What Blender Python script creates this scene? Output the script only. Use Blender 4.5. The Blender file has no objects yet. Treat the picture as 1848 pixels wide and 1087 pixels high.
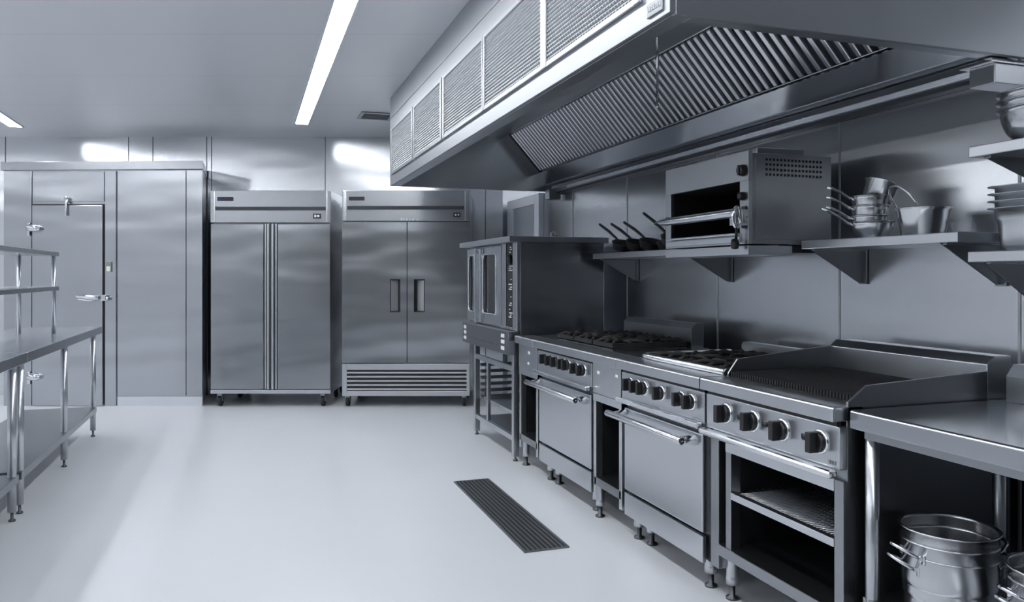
import bpy, bmesh, math, random
from mathutils import Vector, Matrix, Euler
random.seed(7)
SC = bpy.context.scene
COL = SC.collection
PI = math.pi

# ------------------------------------------------------------------ camera figures
FOC, EYE, HORIZON, CX = 1396.0, 1.30, 497.0, 924.0
YAW = math.atan(478 / FOC)               # the camera looks a little to the right of the cooking line
SN, CS = math.sin(YAW), math.cos(YAW)

# ------------------------------------------------------------------ materials
MATS = {}
def nodes(name):
    m = bpy.data.materials.new(name); m.use_nodes = True
    nt = m.node_tree; b = nt.nodes['Principled BSDF']
    MATS[name] = m
    return m, nt, b
def plain(name, col, rough=.5, metal=0.0, spec=.5, coat=0):
    m, nt, b = nodes(name)
    b.inputs['Base Color'].default_value = (*col, 1); b.inputs['Roughness'].default_value = rough
    b.inputs['Metallic'].default_value = metal; b.inputs['Specular IOR Level'].default_value = spec
    if coat: b.inputs['Coat Weight'].default_value = coat
    return m
def steel(name, col, rough, aniso=0.0, wave=0.0, wscale=(1, 1, 1), brush=(2, 2, 160), bstr=0, rot=.25):
    """brushed sheet metal: fine brush grain in the roughness, slow dents in the normal"""
    m, nt, b = nodes(name); L = nt.links
    b.inputs['Base Color'].default_value = (*col, 1); b.inputs['Metallic'].default_value = 1
    tc = nt.nodes.new('ShaderNodeTexCoord')
    mp = nt.nodes.new('ShaderNodeMapping'); mp.inputs['Scale'].default_value = brush
    nz = nt.nodes.new('ShaderNodeTexNoise'); nz.inputs['Scale'].default_value = 3; nz.inputs['Detail'].default_value = 3
    L.new(tc.outputs['Object'], mp.inputs[0]); L.new(mp.outputs[0], nz.inputs['Vector'])
    mr = nt.nodes.new('ShaderNodeMapRange')
    mr.inputs['To Min'].default_value = max(.02, rough - .008); mr.inputs['To Max'].default_value = rough + .008
    L.new(nz.outputs['Fac'], mr.inputs['Value']); L.new(mr.outputs[0], b.inputs['Roughness'])
    last = None
    if bstr:
        bp = nt.nodes.new('ShaderNodeBump'); bp.inputs['Strength'].default_value = bstr; bp.inputs['Distance'].default_value = .002
        L.new(nz.outputs['Fac'], bp.inputs['Height']); last = bp
    if wave:
        mp2 = nt.nodes.new('ShaderNodeMapping'); mp2.inputs['Scale'].default_value = wscale
        n2 = nt.nodes.new('ShaderNodeTexNoise'); n2.inputs['Scale'].default_value = 1; n2.inputs['Detail'].default_value = 1.0
        L.new(tc.outputs['Object'], mp2.inputs[0]); L.new(mp2.outputs[0], n2.inputs['Vector'])
        b2 = nt.nodes.new('ShaderNodeBump'); b2.inputs['Strength'].default_value = 1.0; b2.inputs['Distance'].default_value = wave
        L.new(n2.outputs['Fac'], b2.inputs['Height'])
        if last: L.new(last.outputs[0], b2.inputs['Normal'])
        last = b2
    if last: L.new(last.outputs[0], b.inputs['Normal'])
    if aniso:
        b.inputs['Anisotropic'].default_value = aniso; b.inputs['Anisotropic Rotation'].default_value = rot
        tg = nt.nodes.new('ShaderNodeTangent'); tg.direction_type = 'RADIAL'; tg.axis = 'Z'
        L.new(tg.outputs[0], b.inputs['Tangent'])
    return m

S1 = (.60, .62, .65)
steel('brushed_steel', S1, .30)
steel('panel_steel', (.47, .49, .52), .21, aniso=.55, wave=.024, wscale=(.9, .9, 2.8))
steel('fridge_steel', (.37, .385, .41), .21, aniso=.55, wave=.026, wscale=(.9, .9, 2.8))
steel('header_steel', S1, .22, aniso=.8)
steel('wall_steel', (.72, .74, .77), .19, aniso=.75, wave=.028, wscale=(.8, .45, 2.4))
steel('hood_steel', (.45, .465, .49), .42, aniso=.5)
steel('wall_steel_side', (.66, .68, .71), .24, aniso=.35, wave=.022, wscale=(.8, .4, 2.4), rot=0.0)
steel('trough_steel', (.50, .52, .55), .17, aniso=.5)
steel('fridge_header', (.42, .435, .46), .22, aniso=.85)
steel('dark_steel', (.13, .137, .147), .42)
steel('grey_steel', (.33, .343, .362), .30)
steel('top_steel', (.50, .52, .55), .22, brush=(160, 2, 2))
steel('table_steel', (.48, .50, .53), .24, brush=(160, 2, 2))
steel('filter_steel', (.62, .635, .66), .24)
steel('pot_steel', (.62, .63, .65), .20, aniso=.7, brush=(2, 2, 120))
steel('bright_bar', (.74, .755, .78), .18)
steel('chrome', (.76, .775, .80), .09)
steel('zinc_steel', (.22, .235, .25), .45)
plain('seam_strip', (.46, .475, .50), .35, .3)
plain('pull_grey', (.30, .315, .335), .4)
plain('black_plastic', (.012, .012, .014), .35)
plain('black_iron', (.016, .016, .018), .55)
plain('charred_iron', (.018, .018, .020), .7, 0, .3)
plain('black_enamel', (.010, .010, .012), .3)
plain('rubber_black', (.015, .015, .016), .6)
plain('oven_dark', (.008, .008, .009), .5)
plain('oven_glass', (.012, .014, .018), .06, 0, .6)
plain('white_mark', (.75, .77, .80), .5)
plain('cream_plastic', (.72, .71, .62), .45)
plain('white_paint', (.62, .65, .70), .4)
plain('door_grey', (.30, .33, .37), .4)
plain('blue_badge', (.02, .03, .12), .35)
plain('dark_badge', (.025, .022, .035), .35)
plain('dark_strip', (.035, .04, .05), .35)
plain('wall_plain', (.58, .592, .61), .45)
plain('wall_dark', (.10, .104, .11), .5)

# floor: seamless pale epoxy
m, nt, b = nodes('floor_epoxy')
tc = nt.nodes.new('ShaderNodeTexCoord'); n = nt.nodes.new('ShaderNodeTexNoise'); n.inputs['Scale'].default_value = .9; n.inputs['Detail'].default_value = 6
cr = nt.nodes.new('ShaderNodeValToRGB')
cr.color_ramp.elements[0].color = (.64, .655, .685, 1); cr.color_ramp.elements[1].color = (.70, .715, .745, 1)
nt.links.new(tc.outputs['Object'], n.inputs['Vector']); nt.links.new(n.outputs['Fac'], cr.inputs[0]); nt.links.new(cr.outputs[0], b.inputs['Base Color'])
b.inputs['Roughness'].default_value = .32; b.inputs['Specular IOR Level'].default_value = .45
# ceiling: glossy sheet panels with fine joints across the room
m, nt, b = nodes('ceiling_panel')
tc = nt.nodes.new('ShaderNodeTexCoord'); mp = nt.nodes.new('ShaderNodeMapping'); mp.inputs['Rotation'].default_value = (0, 0, YAW)
sx = nt.nodes.new('ShaderNodeSeparateXYZ')
nt.links.new(tc.outputs['Object'], mp.inputs[0]); nt.links.new(mp.outputs[0], sx.inputs[0])
fr = nt.nodes.new('ShaderNodeMath'); fr.operation = 'FRACT'
ad = nt.nodes.new('ShaderNodeMath'); ad.operation = 'ADD'; ad.inputs[1].default_value = .19
lt = nt.nodes.new('ShaderNodeMath'); lt.operation = 'LESS_THAN'; lt.inputs[1].default_value = .010
nt.links.new(sx.outputs['Y'], ad.inputs[0]); nt.links.new(ad.outputs[0], fr.inputs[0]); nt.links.new(fr.outputs[0], lt.inputs[0])
mx = nt.nodes.new('ShaderNodeMix'); mx.data_type = 'RGBA'
mx.inputs[6].default_value = (.66, .68, .71, 1); mx.inputs[7].default_value = (.54, .56, .59, 1)
nt.links.new(lt.outputs[0], mx.inputs[0]); nt.links.new(mx.outputs[2], b.inputs['Base Color'])
b.inputs['Roughness'].default_value = .30; b.inputs['Specular IOR Level'].default_value = .6
# hood grille: expanded metal, staggered openings
m, nt, b = nodes('expanded_metal')
tc = nt.nodes.new('ShaderNodeTexCoord'); mp = nt.nodes.new('ShaderNodeMapping')
mp.inputs['Rotation'].default_value = (0, PI / 2, 0)
sx = nt.nodes.new('ShaderNodeSeparateXYZ'); nt.links.new(tc.outputs['Object'], sx.inputs[0])
cb = nt.nodes.new('ShaderNodeCombineXYZ'); nt.links.new(sx.outputs['Y'], cb.inputs['X']); nt.links.new(sx.outputs['Z'], cb.inputs['Y'])
bk = nt.nodes.new('ShaderNodeTexBrick'); bk.offset = .5
bk.inputs['Scale'].default_value = 1; bk.inputs['Brick Width'].default_value = .022; bk.inputs['Row Height'].default_value = .0165
bk.inputs['Mortar Size'].default_value = .0060; bk.inputs['Mortar Smooth'].default_value = .3
bk.inputs['Color1'].default_value = (.10, .104, .11, 1); bk.inputs['Color2'].default_value = (.10, .104, .11, 1); bk.inputs['Mortar'].default_value = (.72, .735, .76, 1)
nt.links.new(cb.outputs[0], bk.inputs['Vector']); nt.links.new(bk.outputs['Color'], b.inputs['Base Color'])
b.inputs['Metallic'].default_value = .85; b.inputs['Roughness'].default_value = .38
bp = nt.nodes.new('ShaderNodeBump'); bp.inputs['Strength'].default_value = .6; bp.inputs['Distance'].default_value = .004
nt.links.new(bk.outputs['Fac'], bp.inputs['Height']); nt.links.new(bp.outputs[0], b.inputs['Normal'])
# lamps
def lamp_mat(name, s):
    m, nt, b = nodes(name)
    b.inputs['Base Color'].default_value = (.8, .8, .8, 1)
    b.inputs['Emission Color'].default_value = (.945, .97, 1, 1); b.inputs['Emission Strength'].default_value = s
lamp_mat('lamp_diffuser', 26.0)
lamp_mat('lamp_diffuser_side', 28.0)
lamp_mat('lamp_diffuser_far', 21.0)

# ------------------------------------------------------------------ mesh builder
class MB:
    def __init__(s): s.bm = bmesh.new()
    def box(s, x0, x1, y0, y1, z0, z1):
        x0, x1 = sorted((x0, x1)); y0, y1 = sorted((y0, y1)); z0, z1 = sorted((z0, z1))
        v = [s.bm.verts.new(p) for p in ((x0,y0,z0),(x1,y0,z0),(x1,y1,z0),(x0,y1,z0),(x0,y0,z1),(x1,y0,z1),(x1,y1,z1),(x0,y1,z1))]
        for f in ((3,2,1,0),(4,5,6,7),(0,1,5,4),(1,2,6,5),(2,3,7,6),(3,0,4,7)): s.bm.faces.new([v[i] for i in f])
        return s
    def hexa(s, pts):
        v = [s.bm.verts.new(p) for p in pts]
        for f in ((3,2,1,0),(4,5,6,7),(0,1,5,4),(1,2,6,5),(2,3,7,6),(3,0,4,7)): s.bm.faces.new([v[i] for i in f])
        return s
    def prism(s, poly, axis, a, b):
        """poly: points in the two other axes (in x,y,z order), extruded along axis"""
        def P(p, t):
            return {'x': (t, p[0], p[1]), 'y': (p[0], t, p[1]), 'z': (p[0], p[1], t)}[axis]
        A = [s.bm.verts.new(P(p, a)) for p in poly]; B = [s.bm.verts.new(P(p, b)) for p in poly]
        n = len(poly); s.bm.faces.new(A); s.bm.faces.new(B[::-1])
        for i in range(n): s.bm.faces.new((A[i], B[i], B[(i+1) % n], A[(i+1) % n]))
        return s
    def sweep(s, pts, r, seg=10, closed=False, cap=True, radii=None):
        pts = [Vector(p) for p in pts]; n = len(pts); rings = []
        for i, p in enumerate(pts):
            if closed: t = pts[(i+1) % n] - pts[i-1]
            else: t = pts[min(i+1, n-1)] - pts[max(i-1, 0)]
            t.normalize()
            if i == 0:
                u = t.cross(Vector((0, 0, 1)))
                if u.length < 1e-3: u = t.cross(Vector((1, 0, 0)))
            else: u = u - t * u.dot(t)
            u.normalize(); w = t.cross(u)
            rr = radii[i] if radii else r
            rings.append([s.bm.verts.new(p + (u * math.cos(2*PI*k/seg) + w * math.sin(2*PI*k/seg)) * rr) for k in range(seg)])
        for i in range(n if closed else n-1):
            A, B = rings[i], rings[(i+1) % n]
            for k in range(seg):
                f = s.bm.faces.new((A[k], A[(k+1) % seg], B[(k+1) % seg], B[k])); f.smooth = True
        if cap and not closed: s.bm.faces.new(rings[0][::-1]); s.bm.faces.new(rings[-1])
        return s
    def tube(s, p, q, r, seg=14): return s.sweep([p, q], r, seg)
    def lathe(s, prof, c=(0, 0, 0), seg=48, axis='z'):
        rings = []
        for r, z in prof:
            if r < 1e-6:
                rings.append([s.bm.verts.new(s._ax(0, 0, z, axis, c))]); continue
            rings.append([s.bm.verts.new(s._ax(r*math.cos(2*PI*k/seg), r*math.sin(2*PI*k/seg), z, axis, c)) for k in range(seg)])
        for A, B in zip(rings, rings[1:]):
            if len(A) == 1 and len(B) == 1: continue
            for k in range(seg):
                k2 = (k+1) % seg
                if len(A) == 1: f = s.bm.faces.new((A[0], B[k2], B[k]))
                elif len(B) == 1: f = s.bm.faces.new((A[k], A[k2], B[0]))
                else: f = s.bm.faces.new((A[k], A[k2], B[k2], B[k]))
                f.smooth = True
        return s
    @staticmethod
    def _ax(a, b, t, axis, c):
        p = {'z': (a, b, t), 'x': (t, a, b), 'y': (b, t, a)}[axis]
        return (p[0]+c[0], p[1]+c[1], p[2]+c[2])
    def xf(s, M):
        bmesh.ops.transform(s.bm, matrix=M, verts=s.bm.verts); return s

def link(name, mb, mat, parent=None, off=(0, 0, 0), bevel=0.0, label=None, kind=None, sharp=35):
    if any(off): bmesh.ops.translate(mb.bm, vec=[-c for c in off], verts=mb.bm.verts)
    bmesh.ops.recalc_face_normals(mb.bm, faces=mb.bm.faces)
    me = bpy.data.meshes.new(name); mb.bm.to_mesh(me); mb.bm.free()
    me.materials.append(MATS[mat])
    o = bpy.data.objects.new(name, me); COL.objects.link(o)
    if parent: o.parent = parent
    if bevel:
        md = o.modifiers.new('bevel', 'BEVEL'); md.width = bevel; md.segments = 2; md.limit_method = 'ANGLE'
        md.angle_limit = math.radians(40); md.harden_normals = False
    if label: o['label'] = label
    if kind: o['kind'] = kind
    return o

class Thing:
    """an Empty at the base of a thing; parts are given in room coordinates (or back-row coordinates) and stored relative to it"""
    def __init__(s, name, label, cat, base=(0, 0, 0), back=False, rot=None, group=None, local=False):
        o = bpy.data.objects.new(name, None); COL.objects.link(o); o.empty_display_size = .1
        o['label'] = label; o['category'] = cat
        if group: o['group'] = group
        s.o = o; s.off = (0, 0, 0) if local else base
        if back:
            r, f, z = base; o.location = (f*SN + r*CS, f*CS - r*SN, z); o.rotation_euler = (0, 0, -YAW)
        else:
            o.location = base
            if rot: o.rotation_euler = rot
    def part(s, name, mb, mat, parent=None, bevel=.002, label=None, kind=None):
        return link(name, mb, mat, parent or s.o, s.off, bevel, label, kind)

def structure(name, mb, mat, bevel=0, parent=None):
    return link(name, mb, mat, parent, kind='structure', bevel=bevel)
def dup(root, loc, label=None, rot=None):
    r = root.copy(); COL.objects.link(r); r.location = loc
    if rot: r.rotation_euler = rot
    if label: r['label'] = label
    for ch in list(root.children):
        c = ch.copy(); COL.objects.link(c); c.parent = r
        for g in list(ch.children):
            d = g.copy(); COL.objects.link(d); d.parent = c
    return r
def B(r, f, z=0): return (f*SN + r*CS, f*CS - r*SN, z)      # back-row point -> room point
def br(x, f): return (x - CX) / FOC * f                      # elevation drawings of the back row
def bz(y, f): return EYE + (HORIZON - y) / FOC * f

# ------------------------------------------------------------------ the room
CEIL, XW, XL, YR, FW = 2.80, 2.62, -6.20, -3.2, 8.38
cornerR = (XW, (FW - XW*SN)/CS); cornerL = (XL, (FW - XL*SN)/CS)
poly = [(XL, YR), (XW, YR), cornerR, cornerL]
structure('floor', MB().prism(poly, 'z', -.1, 0), 'floor_epoxy')
structure('ceiling', MB().prism(poly, 'z', CEIL, CEIL+.1), 'ceiling_panel')
structure('wall_right', MB().box(XW, XW+.12, YR, cornerR[1]+.1, 0, CEIL), 'wall_steel_side')
structure('wall_left', MB().box(XL-.12, XL, YR, cornerL[1]+.1, 0, CEIL), 'wall_plain')
structure('wall_rear', MB().box(XL-.12, XW+.12, YR-.12, YR, 0, CEIL), 'wall_dark')
o = structure('wall_back', MB().box(-9.7, .6, 0, .12, 0, CEIL), 'wall_steel')
o.location = B(0, FW); o.rotation_euler = (0, 0, -YAW)
ti = 0
for y in (5.06, 3.916, 2.925, 2.034, 6.05, 1.05):
    ti += 1; structure('trim_%d' % ti, MB().box(XW-.003, XW, y-.005, y+.005, .0, CEIL), 'seam_strip')
for x in (10, 232, 276, 373, 382, 587, 876):
    ti += 1
    o = structure('trim_%d' % ti, MB().box(-.004, .004, -.002, 0, 0, CEIL), 'dark_steel')
    o.location = B(br(x, FW), FW); o.rotation_euler = (0, 0, -YAW)
# door in the right wall, beyond the oven
d = structure('door_1', MB().box(XW-.035, XW, 6.86, 7.49, 0, 1.975), 'door_grey', bevel=.003)
structure('door_frame', MB().box(XW-.05, XW, 6.74, 6.86, 0, 2.068).box(XW-.05, XW, 7.49, 7.66, 0, 2.068).box(XW-.05, XW, 6.86, 7.49, 1.975, 2.068), 'white_paint', bevel=.004, parent=d)

# ------------------------------------------------------------------ ceiling fittings
def strip_light(x0, x1, ys, label, mat, name='strip_light'):
    T = Thing(name, label, 'ceiling light', ((x0+x1)/2, (ys[0]+ys[-1])/2, CEIL), group=None)
    f = MB()
    f.box(x0-.014, x0, ys[-1]-.014, ys[0]+.014, CEIL-.014, CEIL-.001).box(x1, x1+.014, ys[-1]-.014, ys[0]+.014, CEIL-.014, CEIL-.001)
    for y in ys: f.box(x0, x1, y-.006, y+.006, CEIL-.014, CEIL-.001)
    T.part('housing', f, 'white_paint')
    for a, b_ in zip(ys, ys[1:]):
        T.part('diffuser', MB().box(x0, x1, b_+.006, a-.006, CEIL-.011, CEIL-.003), mat, bevel=0, label='glowing white diffuser')
strip_light(.449, .566, [7.88, 6.53, 5.12, 3.70, 2.30, .90, -.50, -1.90], 'long strip ceiling light of white panels beside the extraction hood', 'lamp_diffuser')
strip_light(-2.25, -2.14, [8.96, 7.56, 6.16, 4.76, 3.36, 1.96, .56, -.84], 'short visible end of a strip ceiling light above the left worktables', 'lamp_diffuser_side')
strip_light(-4.97, -4.82, [10.30, 8.96, 7.56, 6.16, 4.76, 3.36, 1.96, .56, -.84], 'strip ceiling light over the far left bay, beyond the worktables', 'lamp_diffuser_far')
T = Thing('ceiling_vent', 'dark slotted air vent set in the ceiling beside the hood end', 'vent', (1.15, 7.29, CEIL))
T.part('frame', MB().box(.99, 1.30, 7.13, 7.16, CEIL-.012, CEIL-.001).box(.99, 1.30, 7.41, 7.44, CEIL-.012, CEIL-.001).box(.99, 1.02, 7.16, 7.41, CEIL-.012, CEIL-.001).box(1.27, 1.30, 7.16, 7.41, CEIL-.012, CEIL-.001), 'grey_steel')
mb = MB()
for k in range(6): mb.box(1.02, 1.27, 7.175+k*.04, 7.195+k*.04, CEIL-.010, CEIL-.004)
T.part('slats', mb, 'dark_steel')
T.part('backing', MB().box(1.02, 1.27, 7.16, 7.41, CEIL-.003, CEIL-.001), 'oven_dark', bevel=0)

# ------------------------------------------------------------------ walk-in cold room (back row coordinates: r across, f away)
F = 7.70
T = Thing('walk_in_cooler', 'steel walk-in cold room with a latched door on the left of the back wall', 'cold room', (br(186, F), F, 0), back=True)
def fb(x0, x1, y0, y1, d=.012, f=F): return MB().box(br(x0, f), br(x1, f), f-d, f, bz(y0, f), bz(y1, f))
# the box runs square to the kitchen's right wall, so its sides slant behind the front
rl, rr = br(8, F), br(366, F); sk = .66*SN/CS
bodyz = 0.0
mb = MB().hexa([(rl, F, 0), (rr, F, 0), (rr-sk, F+.66, 0), (rl-sk, F+.66, 0), (rl, F, 2.35), (rr, F, 2.35), (rr-sk, F+.66, 2.35), (rl-sk, F+.66, 2.35)])
T.part('cabinet', mb, 'panel_steel')
T.part('wall_panel', fb(8, 58, 309, 733), 'panel_steel', label='narrow steel panel at the hinge side')
T.part('wall_panel', fb(213, 336, 308, 714), 'panel_steel', label='wide steel panel beside the door')
T.part('wall_panel', fb(338, 366, 308, 714), 'panel_steel', label='narrow corner panel')
T.part('wall_panel', fb(61, 189, 310, 364), 'panel_steel', label='panel above the door')
T.part('door_post', fb(191, 211, 309, 734, .018), 'panel_steel')
T.part('plinth', fb(213, 366, 716, 733, .014), 'white_paint')
mb = MB().hexa([(rl-.02, F-.03, bz(308, F)), (rr+.01, F-.03, bz(306, F)), (rr-sk+.01, F+.66, bz(306, F)), (rl-sk, F+.66, bz(308, F)), (rl-.02, F-.03, bz(293, F)), (rr+.01, F-.03, bz(291, F)), (rr-sk+.01, F+.66, bz(291, F)), (rl-sk, F+.66, bz(293, F))])
T.part('top_flashing', mb, 'fridge_header')
door = T.part('door', fb(61, 188, 371, 732, .03), 'panel_steel', bevel=.004)
T.part('gasket', MB().box(br(60, F), br(61, F), F-.016, F-.001, 0.02, bz(370, F)).box(br(188, F), br(189.6, F), F-.016, F-.001, 0.02, bz(370, F)).box(br(60, F), br(189.6, F), F-.016, F-.001, bz(371, F), bz(368.5, F)), 'rubber_black', door, bevel=0)
# latch handle
h = MB(); zc = bz(537, F); f0 = F-.03
h.sweep([(br(147, F), f0-.05, bz(535, F)), (br(158, F), f0-.062, bz(536, F)), (br(170, F), f0-.06, bz(536.5, F)), (br(184, F), f0-.035, zc)], .02, 12, radii=[.018, .016, .022, .026])
h.sweep([(br(150, F), f0-.05, bz(540, F)), (br(168, F), f0-.05, bz(542, F)), (br(184, F), f0-.03, bz(539, F))], .010, 10)
T.part('latch_handle', h, 'chrome', door)
T.part('strike', MB().box(br(186, F), br(197, F), F-.06, F-.018, bz(543, F), bz(532, F)).tube((br(196, F), F-.05, bz(539, F)), (br(200, F), F-.045, bz(539, F)), .02), 'chrome', bevel=.008)
def hinge(y):
    m_ = MB()
    m_.box(br(53, F), br(58.5, F), F-.04, F-.012, bz(y+13, F), bz(y-10, F))
    m_.sweep([(br(57, F), F-.05, bz(y-1, F)), (br(64, F), F-.062, bz(y-1, F)), (br(72, F), F-.058, bz(y, F)), (br(78, F), F-.05, bz(y+.5, F))], .03, 12, radii=[.03, .038, .034, .018])
    return m_
T.part('hinge', hinge(413), 'chrome', bevel=.006)
T.part('hinge', hinge(680), 'chrome', bevel=.006)
T.part('door_closer', MB().box(br(121, F), br(127, F), F-.05, F-.012, bz(366, F), bz(357, F)).box(br(122.5, F), br(126, F), F-.06, F-.03, bz(390, F), bz(360, F)).tube((br(124, F), F-.062, bz(359, F)), (br(124, F), F-.03, bz(359, F)), .02), 'chrome', bevel=.005)
sw = T.part('light_switch', fb(194, 204, 472, 491, .03), 'grey_steel', bevel=.004)
T.part('rocker', MB().box(br(195.5, F), br(202.5, F), F-.036, F-.03, bz(490, F), bz(481, F)), 'cream_plastic', sw, bevel=.002)

# ------------------------------------------------------------------ two upright refrigerators
def casters(T, xs, fs, top):
    for x in xs:
        for f in fs:
            c = T.part('caster', MB().box(x-.022, x+.022, f-.03, f+.03, top-.03, top).prism([(f-.03, top-.03), (f+.03, top-.03), (f+.02, .05), (f-.02, .05)], 'x', x-.026, x-.020).prism([(f-.03, top-.03), (f+.03, top-.03), (f+.02, .05), (f-.02, .05)], 'x', x+.020, x+.026), 'grey_steel')
            T.part('wheel', MB().lathe([(0, -.017), (.044, -.017), (.05, -.010), (.05, .010), (.044, .017), (0, .017)], (x, f, .05), 24, 'x'), 'rubber_black', c, bevel=0)
F = 7.63; D = .70
T = Thing('refrigerator', 'upright two-door steel refrigerator with full-height centre grips, next to the cold room', 'refrigerator', (br(488, F), F, 0), back=True)
a, b_ = br(380, F), br(597, F)
T.part('cabinet', MB().box(a+.004, b_-.004, F+.06, F+D, bz(710, F), bz(345, F)), 'fridge_steel', bevel=.004)
hd = T.part('header', MB().box(a, b_, F-.005, F+.06, bz(402, F), bz(344, F)), 'fridge_header', bevel=.004)
T.part('edge_trim', MB().box(br(386.5, F), br(389, F), F-.010, F-.004, bz(401, F), bz(345, F)), 'bright_bar', hd, bevel=.001); T.part('edge_trim', MB().box(br(589, F), br(591.5, F), F-.010, F-.004, bz(401, F), bz(345, F)), 'bright_bar', hd, bevel=.001)
T.part('air_slot', MB().box(br(389, F), br(588, F), F-.012, F-.004, bz(380, F), bz(373.5, F)), 'dark_strip', hd, bevel=0)
bd = T.part('badge', MB().box(br(393, F), br(421.5, F), F-.010, F-.004, bz(363, F), bz(356, F)), 'dark_badge', hd, bevel=0)
bd['label'] = 'small dark badge with a blue square'
T.part('badge_square', MB().box(br(394, F), br(399, F), F-.012, F-.009, bz(362, F), bz(357, F)), 'blue_badge', hd, bevel=0)
T.part('controller', MB().box(br(565.5, F), br(579.5, F), F-.014, F-.004, bz(394.5, F), bz(386, F)), 'dark_badge', hd, bevel=.002)
T.part('controller_dial', MB().box(br(568, F), br(571.5, F), F-.017, F-.013, bz(392.5, F), bz(388, F)).lathe([(0, F-.018), (.012, F-.018), (.012, F-.012), (0, F-.012)], (br(575, F), 0, bz(390.3, F)), 20, 'y'), 'white_mark', hd, bevel=0)
zb, zt = bz(703, F), bz(404, F)
for x0, x1, lab in ((380.5, 476, 'door on the cold-room side'), (501.5, 596.5, 'door on the side of the second refrigerator')):
    T.part('door', MB().box(br(x0, F), br(x1, F), F-.005, F+.055, zb, zt), 'fridge_steel', bevel=.006, label=lab)
g = MB()
for x0, x1, dd in ((477.5, 480.5, -.004), (482.5, 486.5, -.018), (490.5, 494.5, -.018), (496.5, 500, -.004)):
    g.box(br(x0, F), br(x1, F), F+dd, F+.05, zb, zt)
T.part('centre_grip', g, 'brushed_steel', bevel=.004)
T.part('grip_channel', MB().box(br(476.5, F), br(501, F), F+.020, F+.058, zb, zt), 'dark_steel', bevel=0)
T.part('base_rail', MB().box(a, b_, F-.005, F+.06, bz(710.5, F), bz(704, F)), 'brushed_steel')
casters(T, (br(394, F), br(581, F)), (F+.06, F+D-.08), bz(710, F))

T = Thing('refrigerator', 'upright two-door steel refrigerator with recessed handles and a louvred base grille', 'refrigerator', (br(732, F), F, 0), back=True)
a, b_ = br(617.5, F), br(847.5, F)
T.part('cabinet', MB().box(a+.004, b_-.004, F+.06, F+D, bz(715, F), bz(345, F)), 'fridge_steel', bevel=.004)
hd = T.part('header', MB().box(a, b_, F-.005, F+.06, bz(399, F), bz(344, F)), 'fridge_header', bevel=.004)
T.part('edge_trim', MB().box(br(620, F), br(625.5, F), F-.010, F-.004, bz(398, F), bz(345, F)), 'bright_bar', hd, bevel=.001); T.part('edge_trim', MB().box(br(839, F), br(841, F), F-.010, F-.004, bz(398, F), bz(345, F)), 'bright_bar', hd, bevel=.001)
T.part('air_slot', MB().box(br(627, F), br(838, F), F-.012, F-.004, bz(378.5, F), bz(372, F)), 'dark_strip', hd, bevel=0)
T.part('badge', MB().box(br(630, F), br(658, F), F-.010, F-.004, bz(362, F), bz(355.5, F)), 'dark_badge', hd, bevel=0, label='small dark badge')
T.part('controller', MB().box(br(818, F), br(831, F), F-.014, F-.004, bz(392, F), bz(384, F)), 'black_plastic', hd, bevel=.003)
T.part('controller_dial', MB().lathe([(0, F-.018), (.009, F-.018), (.009, F-.012), (0, F-.012)], (br(822.5, F), 0, bz(388.3, F)), 20, 'y').lathe([(0, F-.018), (.008, F-.018), (.008, F-.012), (0, F-.012)], (br(827.5, F), 0, bz(388, F)), 20, 'y'), 'white_mark', hd, bevel=0)
mk = MB()
for x in (723.5, 728.5, 734, 739, 743.5, 746, 752): mk.box(br(x, F), br(x+1.6, F), F-.008, F-.004, bz(397.5, F), bz(394.5, F))
T.part('lettering', mk, 'white_mark', hd, bevel=0)
zb, zt = bz(655, F), bz(401, F); hb, ht = bz(563.5, F), bz(504, F)
for x0, x1, h0, h1, lab in ((617.5, 733.8, 704, 722.5, 'left-hand door'), (735.8, 847.5, 747, 766.5, 'right-hand door')):
    dr = MB()
    dr.box(br(x0, F), br(h0, F), F-.005, F+.055, zb, zt).box(br(h1, F), br(x1, F), F-.005, F+.055, zb, zt)
    dr.box(br(h0, F), br(h1, F), F-.005, F+.055, zb, hb).box(br(h0, F), br(h1, F), F-.005, F+.055, ht, zt)
    dm = T.part('door', dr, 'fridge_steel', bevel=0, label=lab)
    # recessed pull: dark walls, sloped plate
    hx0, hx1 = br(h0, F), br(h1, F)
    T.part('handle_recess', MB().box(hx0, hx1, F+.045, F+.055, hb, ht).box(hx0-.001, hx0+.006, F-.004, F+.05, hb, ht).box(hx1-.006, hx1+.001, F-.004, F+.05, hb, ht).box(hx0, hx1, F-.004, F+.05, hb-.001, hb+.008).box(hx0, hx1, F-.004, F+.05, ht-.008, ht+.001), 'black_plastic', dm, bevel=0)
    if h0 < 730: poly_ = [(hx0+.008, F-.003), (hx1-.03, F+.044), (hx0+.008, F+.044)]
    else: poly_ = [(hx1-.008, F-.003), (hx1-.008, F+.044), (hx0+.03, F+.044)]
    T.part('pull_plate', MB().prism(poly_, 'z', hb+.01, ht-.012), 'pull_grey', dm, bevel=0)
gr = MB().box(a, b_, F+.02, F+.06, bz(715, F), bz(657, F))
gr.box(a, br(626, F), F-.005, F+.02, bz(715, F), bz(657, F)).box(br(842, F), b_, F-.005, F+.02, bz(715, F), bz(657, F))
gr.box(br(626, F), br(842, F), F-.005, F+.02, bz(668, F), bz(657, F)).box(br(626, F), br(842, F), F-.005, F+.02, bz(715, F), bz(706, F))
g_ = T.part('base_grille', gr, 'brushed_steel', bevel=.002)
T.part('grille_backing', MB().box(br(626, F), br(842, F), F+.012, F+.021, bz(706, F), bz(668, F)), 'oven_dark', g_, bevel=0)
lv = MB()
for k in range(5):
    y = 670.5 + k*7.4
    lv.prism([(F+.012, bz(y+4.4, F)), (F-.004, bz(y+4.0, F)), (F-.004, bz(y+.8, F)), (F+.012, bz(y, F))], 'x', br(626, F), br(842, F))
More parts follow.
